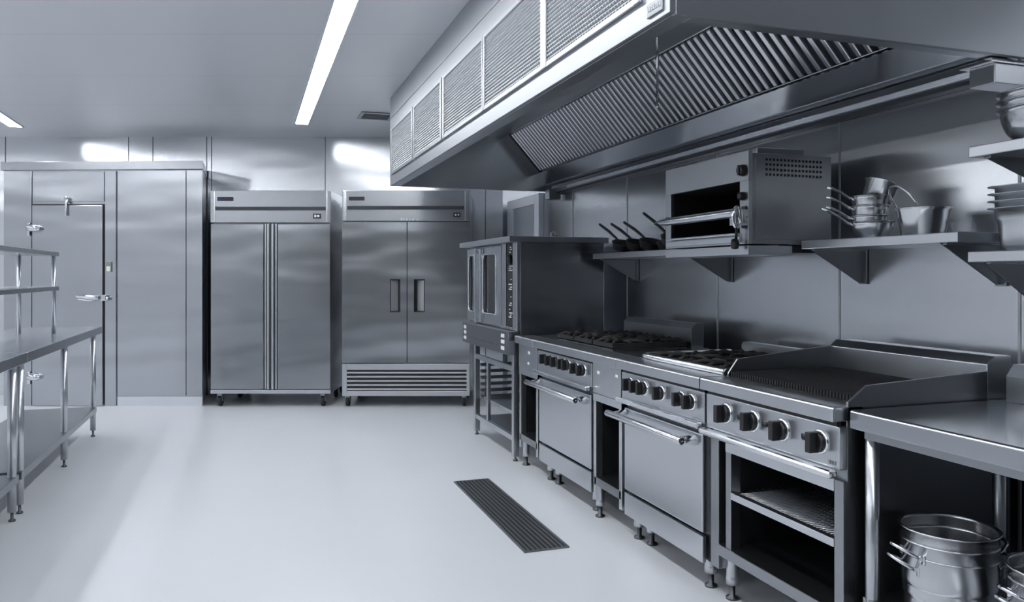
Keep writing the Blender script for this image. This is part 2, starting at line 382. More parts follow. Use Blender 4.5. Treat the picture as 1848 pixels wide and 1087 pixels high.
T.part('louvres', lv, 'brushed_steel', g_, bevel=0)
casters(T, (br(626, F), br(837, F)), (F+.06, F+D-.08), bz(715, F))

# ------------------------------------------------------------------ floor drain grate
T = Thing('floor_grate', 'long slotted steel drain grate let into the pale floor', 'drain', (1.335, 4.07, 0))
gx0, gx1, gy0, gy1 = 1.225, 1.455, 3.40, 4.71
T.part('frame', MB().box(gx0, gx0+.014, gy0, gy1, 0, .007).box(gx1-.014, gx1, gy0, gy1, 0, .007).box(gx0+.014, gx1-.014, gy0, gy0+.012, 0, .007).box(gx0+.014, gx1-.014, gy1-.012, gy1, 0, .007), 'zinc_steel', bevel=.001)
sl = MB()
for k in range(8):
    x = gx0+.023+k*.0245; sl.box(x, x+.011, gy0+.012, gy1-.012, .001, .006)
T.part('slats', sl, 'zinc_steel', bevel=0)
T.part('sump', MB().box(gx0+.014, gx1-.014, gy0+.012, gy1-.012, .0003, .001), 'oven_dark', bevel=0)

# ------------------------------------------------------------------ worktables on the left
def foot(T, leg, x, y, r=.018, top=.05):
    T.part('foot', MB().lathe([(0, 0), (r*1.0, 0), (r*1.0, .008), (r*.45, .014), (r*.45, top), (0, top)], (x, y, 0), 18), 'dark_steel', leg, bevel=0)
def worktable(label, y0, y1, legs, x0=-1.735, x1=-1.12, top=.885, shelf=.235):
    T = Thing('worktable', label, 'worktable', ((x0+x1)/2, (y0+y1)/2, 0))
    T.part('table_top', MB().box(x0, x1, y0, y1, top-.058, top), 'table_steel', bevel=.004)
    T.part('undershelf', MB().box(x0+.05, x1-.035, y0+.03, y1-.02, shelf-.045, shelf), 'grey_steel', bevel=.003)
    for y in legs:
        for x in (x1-.055, x0+.055):
            lg = T.part('leg', MB().tube((x, y, .05), (x, y, top-.05), .021, 18), 'brushed_steel', bevel=0)
            foot(T, lg, x, y, .017, .055)
worktable('steel worktable carrying the double overshelf, in front of the cold room', 4.80, 7.055, (4.865, 5.95, 6.99))
worktable('second steel worktable abutting the near end of the overshelf table', 2.55, 4.79, (4.72, 3.65, 2.65))
T = Thing('double_overshelf', 'two-tier steel overshelf on slim posts standing on the worktable', 'shelf', (-1.42, 5.6, .885))
T.part('upper_shelf', MB().box(-1.565, -1.285, 4.88, 6.35, 1.437, 1.468), 'table_steel', bevel=.003)
T.part('lower_shelf', MB().box(-1.565, -1.285, 4.88, 6.35, 1.190, 1.221), 'table_steel', bevel=.003)
for y in (6.29, 4.94):
    for x in (-1.308, -1.525): T.part('post', MB().tube((x, y, .885), (x, y, 1.437), .0145, 16), 'brushed_steel', bevel=0)

# ------------------------------------------------------------------ cooking line: shared pieces
XR, XP, RT = 1.74, 1.77, .885            # rail front, fascia plane, rail top
def front_rail(y0, y1, X0=XR, X1=1.88, zt=RT, h=.048):
    return MB().prism([(X0, zt-h), (X0, zt-.006), (X0+.006, zt), (X1, zt), (X1, zt-h)], 'y', y0, y1)
def leg_round(T, x, y, top, r=.026):
    lg = T.part('leg', MB().lathe([(r, .06), (r, top)], (x, y, 0), 20).lathe([(0, .06), (r*1.06, .06), (r*1.06, .085), (r, .09)], (x, y, 0), 20), 'brushed_steel', bevel=0)
    T.part('foot', MB().lathe([(0, 0), (.026, 0), (.026, .008), (.012, .014), (.012, .06), (0, .06)], (x, y, 0), 18), 'dark_steel', lg, bevel=0)
def knob(T, y, z, s=1.0, x=XP):
    k = T.part('knob', MB().lathe([(0, 0), (.030*s, 0), (.030*s, -.012), (.026*s, -.018), (0, -.018)], (x-.004, y, z), 22, 'x').box(x-.042*s-.004, x-.004, y-.011*s, y+.011*s, z-.029*s, z+.029*s), 'black_plastic', bevel=.003)
    T.part('bezel', MB().lathe([(.022*s, 0), (.035*s, 0), (.035*s, -.004), (.032*s, -.007), (.022*s, -.007)], (x, y, z), 24, 'x'), 'chrome', k, bevel=0)
    return k

def open_bay(T, y0, y1, back=2.46, zs=.215):
    """open cabinet between two posts with a floor shelf"""
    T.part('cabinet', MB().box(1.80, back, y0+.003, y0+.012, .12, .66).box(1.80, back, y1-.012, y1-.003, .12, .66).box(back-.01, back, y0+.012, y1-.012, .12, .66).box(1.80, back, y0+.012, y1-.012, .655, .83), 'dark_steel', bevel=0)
    T.part('front_frame', MB().box(1.775, 1.815, y0+.003, y0+.035, .12, .66).box(1.775, 1.815, y1-.035, y1-.003, .12, .66).box(1.772, 1.815, y0+.003, y1-.003, .625, .665), 'brushed_steel')
    T.part('bottom_shelf', MB().box(1.775, back-.012, y0+.012, y1-.012, zs-.045, zs), 'grey_steel')

def spreader(label, y0, y1, dots, legs, name='spreader_unit'):
    T = Thing(name, label, 'cabinet', (2.1, (y0+y1)/2, 0))
    T.part('front_rail', front_rail(y0, y1), 'brushed_steel', bevel=.002)
    T.part('work_top', MB().box(1.88, 2.47, y0, y1, RT-.03, RT), 'top_steel', bevel=.001)
    T.part('front_panel', MB().box(XP, XP+.03, y0+.004, y1-.004, .668, RT-.048), 'brushed_steel')
    for (y, z) in dots: T.part('label_plate', MB().box(XP-.003, XP, y-.014, y+.014, z-.008, z+.008), 'white_mark', bevel=0, label='small white plate')
    
    open_bay(T, y0, y1)
    for (x, y) in legs: leg_round(T, x, y, .17, .022)
spreader('narrow open filler cabinet between the convection oven and the six-burner range', 4.668, 5.03, [(4.818, .785), (4.83, .712)], [(1.81, 4.985), (2.40, 4.985), (2.40, 4.70)])
spreader('narrow open filler cabinet between the two ovens', 3.484, 3.825, [(3.745, .782), (3.53, .79)], [(1.80, 3.79), (2.40, 3.79), (2.40, 3.52)])

def oven_front(T, y0, y1, hl):
    T.part('vent_strip', MB().box(XP+.004, XP+.02, y0+.01, y1-.01, RT-.066, RT-.048), 'oven_dark', bevel=0)
    T.part('control_panel', MB().box(XP, XP+.03, y0+.004, y1-.004, .690, RT-.066), 'brushed_steel', bevel=.003)
    T.part('belly_bar', MB().box(XR-.008, XR+.022, y0+.004, y1-.004, .672, .697), 'bright_bar', bevel=.005)
    d = T.part('oven_door', MB().box(XP, XP+.045, y0+.02, y1-.03, .240, .645), 'brushed_steel', bevel=.005)
    hz = .615; ya, yb = y0+.055, y1+.01
    T.part('door_handle', MB().sweep([(1.695, ya, hz), (1.695, yb, hz)], .0165, 16), 'bright_bar', d, bevel=.003)
    T.part('handle_bracket', MB().sweep([(XP, ya+.02, hz-.004), (1.725, ya+.02, hz), (1.694, ya+.018, hz)], .015, 12, radii=[.022, .017, .019]), 'chrome', d, bevel=0)
    T.part('handle_bracket', MB().sweep([(XP, yb-.05, hz+.006), (1.725, yb-.05, hz+.004), (1.695, yb-.05, hz)], .015, 12, radii=[.016, .012, .012]), 'chrome', d, bevel=0)
    T.part('kick_panel', MB().box(XP, XP+.02, y0+.02, y1-.03, .115, .225), 'brushed_steel', bevel=.004)

def body(T, y0, y1, back=2.46):
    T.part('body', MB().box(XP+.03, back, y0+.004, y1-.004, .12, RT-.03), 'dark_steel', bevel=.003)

def grate(cx, cy, w, l, z, hgt, n=8, r=.0075):
    """cast grate: outer ring frame and raised fingers pointing to the burner"""
    m_ = MB()
    hw, hl_ = w/2, l/2
    for s in (-1, 1):
        m_.box(cx+s*hw-.008, cx+s*hw+.008, cy-hl_, cy+hl_, z, z+hgt*.7)
        m_.box(cx-hw, cx+hw, cy+s*hl_-.008, cy+s*hl_+.008, z, z+hgt*.7)
    for k in range(n):
        a = 2*PI*k/n + PI/n*0
        ca, sa = math.cos(a), math.sin(a)
        sc = min(hw/max(abs(ca), 1e-6), hl_/max(abs(sa), 1e-6))
        p0 = (cx+ca*.035, cy+sa*.035, z+hgt*.82); p1 = (cx+ca*sc*.72, cy+sa*sc*.72, z+hgt*.95); p2 = (cx+ca*sc*.98, cy+sa*sc*.98, z+hgt*.4)
        m_.sweep([p0, p1, p2], r, 8, radii=[r*.8, r*1.2, r*1.2])
    return m_
def burner(cx, cy, z, R=.05):
    return MB().lathe([(0, z+.022), (R*.55, z+.022), (R*.6, z+.014), (R, z+.012), (R, z), (0, z)], (cx, cy, 0), 24)

# ------------------------------------------------------------------ six-burner range
y0, y1 = 3.828, 4.665
T = Thing('gas_range', 'farther steel gas range with six high black grates beside the convection oven', 'range', (2.1, (y0+y1)/2, 0))
body(T, y0, y1)
T.part('front_rail', front_rail(y0, y1), 'brushed_steel', bevel=.002)
T.part('hob_top', MB().box(1.88, 2.39, y0, y1, RT-.03, RT), 'top_steel', bevel=.001)
T.part('hob_tray', MB().box(1.905, 2.37, y0+.02, y1-.02, RT, RT+.006), 'dark_steel', bevel=.001)
oven_front(T, y0, y1, 0)
for y, z in ((4.509, .777), (4.415, .777), (4.324, .777), (4.215, .777), (4.152, .777), (4.031, .772), (3.935, .772)): knob(T, y, z)
for i in range(3):
    for j in range(2):
        cy = y0+.145+i*.272; cx = 2.02+j*.235
        T.part('burner', burner(cx, cy, RT+.006, .045), 'black_iron', bevel=0)
        T.part('grate', grate(cx, cy, .22, .255, RT+.014, .034, 8, .010), 'charred_iron', bevel=0)
T.part('back_riser', MB().prism([(2.39, RT-.05), (2.39, .995), (2.415, 1.025), (2.47, 1.025), (2.47, RT-.05)], 'y', 3.83, 4.663), 'grey_steel', bevel=.002)
for (x, y) in ((1.835, 4.58), (1.845, 4.47), (1.835, 3.90), (2.40, 4.58), (2.40, 3.90)): leg_round(T, x, y, .125)

# ------------------------------------------------------------------ open-burner range with raised rim
y0, y1 = 2.735, 3.480
T = Thing('gas_range', 'nearer steel gas range with low open burners and a bright raised rim beside the charbroiler', 'range', (2.1, (y0+y1)/2, 0))
body(T, y0, y1)
T.part('front_rail', front_rail(y0, y1), 'brushed_steel', bevel=.002)
T.part('hob_top', MB().box(1.88, 2.47, y0, y1, RT-.03, RT), 'top_steel', bevel=.001)
pts = [(2.40, y1-.012, RT+.014), (1.93, y1-.012, RT+.014)]
for k in range(1, 7):
    a = k/6*PI/2; pts.append((1.93-.06*math.sin(a), y1-.012-.06+.06*math.cos(a), RT+.014))
pts += [(1.87, y0+.004, RT+.014)]
T.part('raised_rim', MB().sweep(pts, .014, 14), 'bright_bar', bevel=0)
T.part('hob_tray', MB().box(1.885, 2.46, y0+.01, y1-.03, RT, RT+.004), 'black_enamel', bevel=0)
oven_front(T, y0, y1, 0)
for y, z in ((3.381, .768), (3.307, .768), (3.241, .768), (3.085, .768), (2.914, .767), (2.835, .767)): knob(T, y, z)
for i in range(2):
    for j in range(2):
        cy = y0+.195+i*.345; cx = 2.035+j*.27
        T.part('burner', burner(cx, cy, RT+.004, .055), 'black_iron', bevel=0)
        T.part('grate', grate(cx, cy, .25, .325, RT+.006, .024, 8, .009), 'charred_iron', bevel=0)
T.part('back_riser', MB().prism([(2.475, RT-.03), (2.475, .935), (2.485, .948), (2.53, .948), (2.53, RT-.03)], 'y', y0, y1), 'brushed_steel', bevel=.002)
for (x, y) in ((1.835, 3.415), (1.85, 3.315), (1.835, 2.79), (2.40, 3.40), (2.40, 2.79)): leg_round(T, x, y, .125)

# ------------------------------------------------------------------ charbroiler on its open stand
y0, y1 = 1.972, 2.728
T = Thing('charbroiler', 'black-grated steel charbroiler with side guards standing above an open shelf base', 'charbroiler', (2.1, (y0+y1)/2, 0))
T.part('body', MB().box(XP+.03, 2.50, y0+.004, y1-.004, .64, RT-.01), 'grey_steel', bevel=.003)
T.part('front_rail', front_rail(y0, y1, X1=1.86), 'brushed_steel', bevel=.004)
T.part('vent_strip', MB().box(XP+.004, XP+.02, y0+.02, y1-.01, RT-.066, RT-.048), 'oven_dark', bevel=0)
T.part('control_panel', MB().box(XP, XP+.03, y0+.004, y1-.004, .682, RT-.066), 'brushed_steel', bevel=.003)
T.part('belly_bar', MB().box(XR-.012, XR+.024, y0+.002, y1-.004, .657, .684), 'bright_bar', bevel=.010)
for y, z in ((2.586, .761), (2.416, .761), (2.251, .759), (2.063, .757)): knob(T, y, z, 1.15)
for y, z in ((2.478, .764), (2.329, .764), (2.121, .761)):
    T.part('igniter', MB().lathe([(0, 0), (.010, 0), (.010, -.02), (0, -.02)], (XP, y, z), 14, 'x').box(XP-.012, XP, y-.004, y+.02, z-.004, z+.009), 'black_plastic', bevel=0)
gt = MB()
ng = 46
for k in range(ng):
    y = y0+.035+k*(y1-y0-.07)/(ng-1); gt.box(1.868, 2.385, y-.0042, y+.0042, RT-.002, RT+.022)
gt.box(1.872, 1.884, y0+.03, y1-.03, RT-.004, RT+.012).box(2.37, 2.385, y0+.03, y1-.03, RT-.004, RT+.012)
T.part('grill_grate', gt, 'charred_iron', bevel=0)
T.part('fire_box', MB().box(1.865, 2.385, y0+.02, y1-.02, RT-.01, RT+.002), 'oven_dark', bevel=0)
gp = [(1.80, RT-.045), (1.80, RT+.012), (1.875, RT+.062), (2.39, RT+.088), (2.39, RT-.045)]
T.part('side_guard', MB().prism(gp, 'y', y0, y0+.010), 'grey_steel', bevel=.002, label='guard beside the worktable')
gp2 = [(1.87, RT-.02), (1.87, RT+.012), (1.915, RT+.07), (2.39, RT+.112), (2.39, RT-.02)]
T.part('side_guard', MB().prism(gp2, 'y', y1-.010, y1), 'grey_steel', bevel=.002, label='guard beside the range')
T.part('back_riser', MB().prism([(2.39, RT-.05), (2.39, .995), (2.40, 1.003), (2.425, 1.022), (2.50, 1.022), (2.50, RT-.05)], 'y', y0, y1), 'brushed_steel', bevel=.003)
mk = MB()
for k in range(3): mk.box(XP-.002, XP, y0+.02+k*.012, y0+.028+k*.012, .695, .707)
T.part('panel_mark', mk, 'grey_steel', bevel=0)
# open base
for bx_ in ((1.785, 1.835, y0+.004, y0+.045, .09, .645), (1.785, 1.83, y1-.15, y1-.115, .19, .645), (1.79, 1.83, y1-.06, y1-.005, .12, .645)): T.part('post', MB().box(*bx_), 'grey_steel', bevel=.002)
T.part('top_rail', MB().box(1.783, 1.83, y0+.045, y1-.115, .605, .648), 'brushed_steel', bevel=.002)
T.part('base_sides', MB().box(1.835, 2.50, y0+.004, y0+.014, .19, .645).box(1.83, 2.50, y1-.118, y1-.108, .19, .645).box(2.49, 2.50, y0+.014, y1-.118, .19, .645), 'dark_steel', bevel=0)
T.part('base_shelf', MB().box(1.775, 2.49, y0+.014, y1-.07, .185, .228), 'grey_steel', bevel=.003)
T.part('rack_edge', MB().box(1.783, 1.81, y0+.045, y1-.15, .425, .452), 'brushed_steel', bevel=.002)
wr = MB()
for k in range(34): wr.tube((1.81, y0+.05+k*.0163, .447), (2.485, y0+.05+k*.0163, .447), .0022, 6)
for k in range(26): wr.tube((1.82+k*.0265, y0+.016, .4435), (1.82+k*.0265, y1-.12, .4435), .0022, 6)
T.part('wire_rack', wr, 'grey_steel', bevel=0)
for (x, y) in ((1.845, 2.655), (1.82, 2.0), (2.44, 2.655), (2.44, 2.0)): leg_round(T, x, y, .19, .024)

# ------------------------------------------------------------------ worktable on the right with stock pots
T = Thing('worktable', 'long steel worktable with a square back upstand beside the charbroiler', 'worktable', (2.15, 1.0, 0))
ty1, ty0, TT = 1.955, -.55, .877
T.part('table_top', MB().prism([(1.79, TT-.058), (1.79, TT-.006), (1.796, TT), (2.61, TT), (2.61, TT-.05), (1.82, TT-.05), (1.82, TT-.058)], 'y', ty0, ty1), 'top_steel', bevel=.003)
T.part('under_frame', MB().box(1.80, 1.83, ty0+.03, ty1-.05, TT-.082, TT-.058).box(2.345, 2.375, ty0+.03, ty1-.05, TT-.10, TT-.05), 'grey_steel', bevel=.002)
T.part('back_upstand', MB().prism([(2.40, TT), (2.40, TT+.085), (2.432, TT+.125), (2.60, TT+.125), (2.60, TT)], 'y', ty0, 1.912), 'brushed_steel', bevel=.002)
for x in (1.832, 2.36):
    for y in (1.905, .75, -.45):
        lg = T.part('leg', MB().tube((x, y, .05), (x, y, TT-.055), .0205, 18), 'brushed_steel', bevel=0)
        foot(T, lg, x, y, .017, .055)
SH = .300
T.part('undershelf', MB().box(1.812, 2.58, ty0+.04, ty1-.03, SH-.045, SH), 'grey_steel', bevel=.003)
T.part('end_panel', MB().box(1.86, 2.31, ty1-.03, ty1-.024, .12, TT-.058), 'dark_steel', bevel=0)

def stock_pot(label, cx, cy, zb, R, H, rotz, group, handles=True):
    T = Thing('stock_pot', label, 'stock pot', (cx, cy, zb), local=True, rot=(0, 0, rotz), group=group)
    t = .003
    pr = [(0, 0), (R*.95, 0), (R*.985, .006), (R, .02), (R, H-.008), (R+.006, H-.006), (R+.007, H-.001), (R+.004, H), (R-t, H-.002), (R-t, H-.01), (R-t, .022), (R*.96, .007), (0, .007)]
    T.part('pot_body', MB().lathe(pr, seg=72), 'pot_steel', bevel=0)
    for s in ((-1, 1) if handles else ()):
        w = .045; R_ = R*.93
        pts = [(s*R_, -w, H-.043), (s*(R+.012), -w*.95, H-.034), (s*(R+.040), -w*.7, H-.018), (s*(R+.050), -w*.3, H-.012), (s*(R+.050), w*.3, H-.012), (s*(R+.040), w*.7, H-.018), (s*(R+.012), w*.95, H-.034), (s*R_, w, H-.043)]
        hd = T.part('handle', MB().sweep(pts, .0055, 10), 'chrome', bevel=0)
        for v in (-w, w): T.part('rivet_plate', MB().box(s*(R_-.004), s*(R_+.006), v-.011, v+.011, H-.058, H-.030), 'chrome', hd, bevel=.003)
HA = math.atan2(SN, -CS)
for zz, R, nm, hd in ((SH, .124, 'lowest', True), (SH+.040, .127, 'middle', True), (SH+.076, .130, 'topmost', False)):
    stock_pot('%s steel stock pot of the nested stack by the charbroiler end of the worktable' % nm, 1.985, 1.765, zz, R, .175, HA + .15*(nm == 'middle'), 'nested stock pots under the worktable', hd)
for zz, R, nm, hd in ((SH, .124, 'lowest', True), (SH+.034, .127, 'middle', True), (SH+.066, .130, 'topmost', False)):
    stock_pot('%s steel stock pot of the lower nested stack at the photo\'s right edge' % nm, 2.04, 1.455, zz, R, .160, HA + .12*(nm == 'middle'), 'nested stock pots under the worktable', hd)

# ------------------------------------------------------------------ convection oven and stand
oy0, oy1 = 5.072, 6.355
T = Thing('convection_oven', 'steel convection oven with windowed doors raised on an open stand', 'oven', (2.1, 5.65, .745))
T.part('cabinet', MB().box(1.80, 2.44, oy0, oy1, .745, 1.53), 'panel_steel', bevel=.003)
T.part('top_cover', MB().box(1.71, 2.47, oy0-.02, oy1+.02, 1.531, 1.572), 'brushed_steel', bevel=.004)
def oven_door(ya, yb, wa, wb, lab):
    z0, z1 = .925, 1.515; w0, w1 = 1.0, 1.463
    m_ = MB().box(1.772, 1.80, ya, wa, z0, z1).box(1.772, 1.80, wb, yb, z0, z1).box(1.772, 1.80, wa, wb, z0, w0).box(1.772, 1.80, wa, wb, w1, z1)
    d = T.part('door', m_, 'brushed_steel', bevel=0, label=lab)
    T.part('window_pane', MB().box(1.784, 1.792, wa, wb, w0, w1), 'oven_glass', d, bevel=0)
    c = .035; pts = []
    for (py, pz, a0) in ((wa+c, w0+c, PI), (wb-c, w0+c, 1.5*PI), (wb-c, w1-c, 0), (wa+c, w1-c, .5*PI)):
        for k in range(5):
            a = a0 + k/4*PI/2; pts.append((1.770, py+c*math.cos(a), pz+c*math.sin(a)))
    T.part('window_trim', MB().sweep(pts, .008, 8, closed=True), 'bright_bar', d, bevel=0)
    return d
dr = oven_door(5.43, 6.03, 5.54, 5.875, 'wide door with a window beside the control strip')
dl = oven_door(6.035, 6.35, 6.12, 6.29, 'narrow door with a window on the refrigerator side')
T.part('handle', MB().box(1.735, 1.755, 5.985, 6.020, .915, 1.518).box(1.755, 1.771, 5.99, 6.015, .93, .96).box(1.755, 1.771, 5.99, 6.015, 1.47, 1.50).box(1.760, 1.771, 6.015, 6.05, .93, .96).box(1.760, 1.771, 6.015, 6.05, 1.47, 1.50), 'bright_bar', dl, bevel=.006)
T.part('handle', MB().box(1.748, 1.772, 5.885, 5.945, .925, 1.515), 'bright_bar', dr, bevel=.008)
T.part('corner_trim', MB().box(1.775, 1.80, 5.335, 5.422, .91, 1.53).box(1.772, 1.80, oy0, 5.165, .91, 1.53), 'brushed_steel', bevel=.004)
cp = T.part('control_strip', MB().box(1.785, 1.80, 5.175, 5.325, .935, 1.53), 'black_plastic', bevel=0)
mk = MB()
for z, w in ((1.50, .03), (1.485, .045), (1.465, .03), (1.365, .07), (1.350, .05), (1.335, .08), (1.27, .02), (1.235, .07), (1.215, .04), (1.20, .06), (1.145, .02), (1.10, .035), (1.085, .05), (1.055, .02), (1.03, .07), (1.015, .03), (1.0, .06)):
    yy = 5.25 + random.uniform(-.02, .02); mk.box(1.7835, 1.785, yy-w/2, yy+w/2, z-.0035, z+.0035)
T.part('control_marks', mk, 'white_mark', cp, bevel=0)
kd = T.part('dial', MB().lathe([(0, 0), (.034, 0), (.030, -.022), (0, -.022)], (1.785, 5.25, 1.415), 24, 'x'), 'black_plastic', cp, bevel=0)
T.part('control_sill', MB().box(1.765, 1.80, 5.17, 5.43, .912, .932), 'bright_bar', bevel=.003)
lp = T.part('lower_panel', MB().box(1.71, 1.80, oy0+.002, 6.27, .745, .908), 'grey_steel', bevel=.003)
for y0_, y1_ in ((5.16, 5.235), (6.16, 6.225)):
    for z in (.785, .830, .872): T.part('label_plate', MB().box(1.7085, 1.71, y0_, y1_, z-.012, z+.014), 'white_mark', lp, bevel=0, label='white label plate')
mk = MB()
for k in range(12): mk.box(1.7088, 1.71, 5.33+k*.065, 5.345+k*.065+.01*(k % 3), .795, .800)
T.part('panel_marks', mk, 'dark_badge', lp, bevel=0)
T.part('vent_cap', MB().sweep([(2.12, 5.30, 1.572), (2.12, 5.30, 1.61), (2.14, 5.30, 1.625), (2.15, 5.29, 1.60)], .008, 10), 'white_paint', bevel=0)

T = Thing('oven_stand', 'open steel stand with tray runners carrying the convection oven', 'stand', (2.1, 5.6, 0))
for (x, y) in ((1.777, 5.118), (1.777, 6.075), (2.40, 5.118), (2.40, 6.075)):
    lg = T.part('leg', MB().box(x-.021, x+.021, y-.021, y+.021, .03, .745), 'brushed_steel', bevel=.003)
    foot(T, lg, x, y, .017, .035)
for xa_, xb_ in ((1.762, 1.792), (2.385, 2.415)):
    T.part('rail', MB().box(xa_, xb_, 5.139, 6.054, .135, .172), 'brushed_steel')
    T.part('rail', MB().box(xa_, xb_, 5.139, 6.054, .622, .660), 'brushed_steel')
T.part('rack_post', MB().box(1.765, 1.790, 5.735, 5.770, .172, .622), 'brushed_steel'); T.part('rack_post', MB().box(2.39, 2.41, 5.735, 5.77, .172, .622), 'brushed_steel')
T.part('stand_shelf', MB().box(1.792, 2.385, 5.14, 6.05, .14, .158), 'grey_steel')
for k in range(6):
    z = .30+k*.052
    T.part('tray_runner', MB().box(1.80, 2.38, 5.128, 5.165, z, z+.006).box(1.80, 2.38, 5.128, 5.134, z, z+.024).box(1.80, 2.38, 6.02, 6.06, z, z+.006).box(1.80, 2.38, 6.05, 6.06, z, z+.024).box(2.37, 2.38, 5.165, 6.02, z, z+.022), 'brushed_steel', bevel=.001)
T.part('tray', MB().box(1.82, 2.36, 5.17, 6.015, .29, .294).box(1.82, 2.36, 5.17, 5.176, .294, .315).box(1.82, 2.36, 6.009, 6.015, .294, .315).box(1.82, 1.826, 5.176, 6.009, .294, .315), 'brushed_steel', bevel=.001)

# ------------------------------------------------------------------ extraction hood
hx, hy0, hy1, hb = 1.145, 1.95, 6.53, 2.055
T = Thing('extraction_hood', 'large steel extraction hood with grilles and baffle filters above the cooking line', 'hood', (1.9, 4.2, hb))
fas = T.part('fascia', MB().box(hx, hx+.02, hy0, hy1, hb, 2.618).box(hx, hx+.02, hy0, hy1, 2.622, CEIL-.001).box(hx+.004, hx+.018, hy0, hy1, 2.616, 2.624), 'hood_steel', bevel=.0015)
T.part('end_panel', MB().box(hx+.02, XW-.003, hy0, hy0+.02, hb-.004, CEIL-.001), 'hood_steel', bevel=.002, label='end panel above the worktable')
T.part('end_panel', MB().box(hx+.02, XW-.003, hy1-.02, hy1, hb, CEIL-.001), 'header_steel', bevel=.002, label='far end panel')
T.part('rim', MB().box(hx+.02, hx+.085, hy0+.02, hy1-.02, hb, hb+.010).box(hx+.079, hx+.085, hy0+.02, hy1-.02, hb+.010, hb+.055).box(hx+.085, XW-.12, hy0+.02, hy0+.075, hb, hb+.010).box(hx+.085, XW-.12, hy0+.069, hy0+.075, hb+.01, hb+.05), 'brushed_steel', bevel=.002)
T.part('inner_roof', MB().box(hx+.02, 2.16, hy0+.02, hy1-.02, 2.525, 2.545), 'brushed_steel', bevel=0)
dv = Vector((.29, 0, -.32)).normalized(); nv = Vector((-dv.z, 0, dv.x)); nv = Vector((-.741, 0, -.671))
A0 = Vector((2.14, 0, 2.52)); LEN = .432
def fpt(s, n_, y): p = A0 + dv*s + nv*n_; return (p.x, y, p.z)
T.part('filter_frame', MB().hexa([fpt(-.02, -.05, hy0+.02), fpt(LEN+.01, -.05, hy0+.02), fpt(LEN+.01, -.05, hy1-.02), fpt(-.02, -.05, hy1-.02), fpt(-.02, -.035, hy0+.02), fpt(LEN+.01, -.035, hy0+.02), fpt(LEN+.01, -.035, hy1-.02), fpt(-.02, -.035, hy1-.02)])
       .hexa([fpt(0, -.035, 6.34), fpt(LEN, -.035, 6.34), fpt(LEN, -.035, hy1-.02), fpt(0, -.035, hy1-.02), fpt(0, .004, 6.34), fpt(LEN, .004, 6.34), fpt(LEN, .004, hy1-.02), fpt(0, .004, hy1-.02)]), 'dark_steel', bevel=0)
nf = 9; fy0, fy1 = 2.02, 6.335; fw = (fy1-fy0)/nf
for k in range(nf):
    ya = fy0+k*fw; mb = MB()
    for j in range(8):
        yc = ya + (j+.5)*fw/8; w = .0165
        s0, s1 = .012, LEN-.012
        q0 = [fpt(s0, -.03, yc-w), fpt(s1, -.03, yc-w), fpt(s1, -.03, yc+w), fpt(s0, -.03, yc+w), fpt(s0+.004, -.002, yc-w*.75), fpt(s1-.004, -.002, yc-w*.75), fpt(s1-.004, -.002, yc+w*.75), fpt(s0+.004, -.002, yc+w*.75)]
        mb.hexa(q0)
    for s0, s1 in ((0, .012), (LEN-.012, LEN)):
        mb.hexa([fpt(s0, -.034, ya+.001), fpt(s1, -.034, ya+.001), fpt(s1, -.034, ya+fw-.001), fpt(s0, -.034, ya+fw-.001), fpt(s0, -.012, ya+.001), fpt(s1, -.012, ya+.001), fpt(s1, -.012, ya+fw-.001), fpt(s0, -.012, ya+fw-.001)])
    T.part('baffle_filter', mb, 'filter_steel', bevel=.004)
T.part('grease_trough', MB().prism([(2.425, 2.205), (2.418, 2.195), (2.495, 2.105), (2.505, 2.105), (2.505, 2.115), (2.432, 2.205)], 'y', hy0+.02, hy1-.02).prism([(2.505, 2.10), (2.505, 2.115), (XW-.003, 2.115), (XW-.003, 2.10)], 'y', hy0+.02, hy1-.02), 'trough_steel', bevel=0)
for (ya, yb) in ((5.58, 6.40), (4.697, 5.483), (3.79, 4.597), (2.952, 3.742), (2.145, 2.891)):
    g = T.part('grille_frame', MB().box(hx-.014, hx, ya-.032, ya, 2.135, 2.525).box(hx-.014, hx, yb, yb+.032, 2.135, 2.525).box(hx-.012, hx, ya, yb, 2.135, 2.158).box(hx-.012, hx, ya, yb, 2.502, 2.525), 'hood_steel', fas, bevel=.003)
# each grille is a panel of the hood in its frame
for (ya, yb) in ((5.58, 6.40), (4.697, 5.483), (3.79, 4.597), (2.952, 3.742), (2.145, 2.891)):
    mb = MB(); n_ = 21
    for k in range(n_):
        z0 = 2.158+k*.344/n_; z1 = z0+.344/n_
        mb.prism([(hx-.001, z0), (hx-.010, z0+.002), (hx-.003, z1-.001), (hx-.001, z1-.001)], 'y', ya, yb)
    T.part('grille', mb, 'expanded_metal', bevel=0)
pl = T.part('nameplate', MB().box(hx-.006, hx, 1.985, 2.075, 2.072, 2.112), 'grey_steel', fas, bevel=.002)
mk = MB()
for k in range(7): mk.box(hx-.008, hx-.006, 1.993+k*.011, 2.0+k*.011, 2.088, 2.104)
T.part('nameplate_letters', mk, 'bright_bar', fas, bevel=0)
T.part('pull_rod', MB().tube((1.95, 3.44, 2.525), (1.95, 3.44, 2.34), .008, 10).sweep([(1.95, 3.44, 2.34 - k*.0125) for k in range(17)], .006, 8, radii=[.0085 if k % 2 else .004 for k in range(17)]), 'bright_bar', bevel=0)

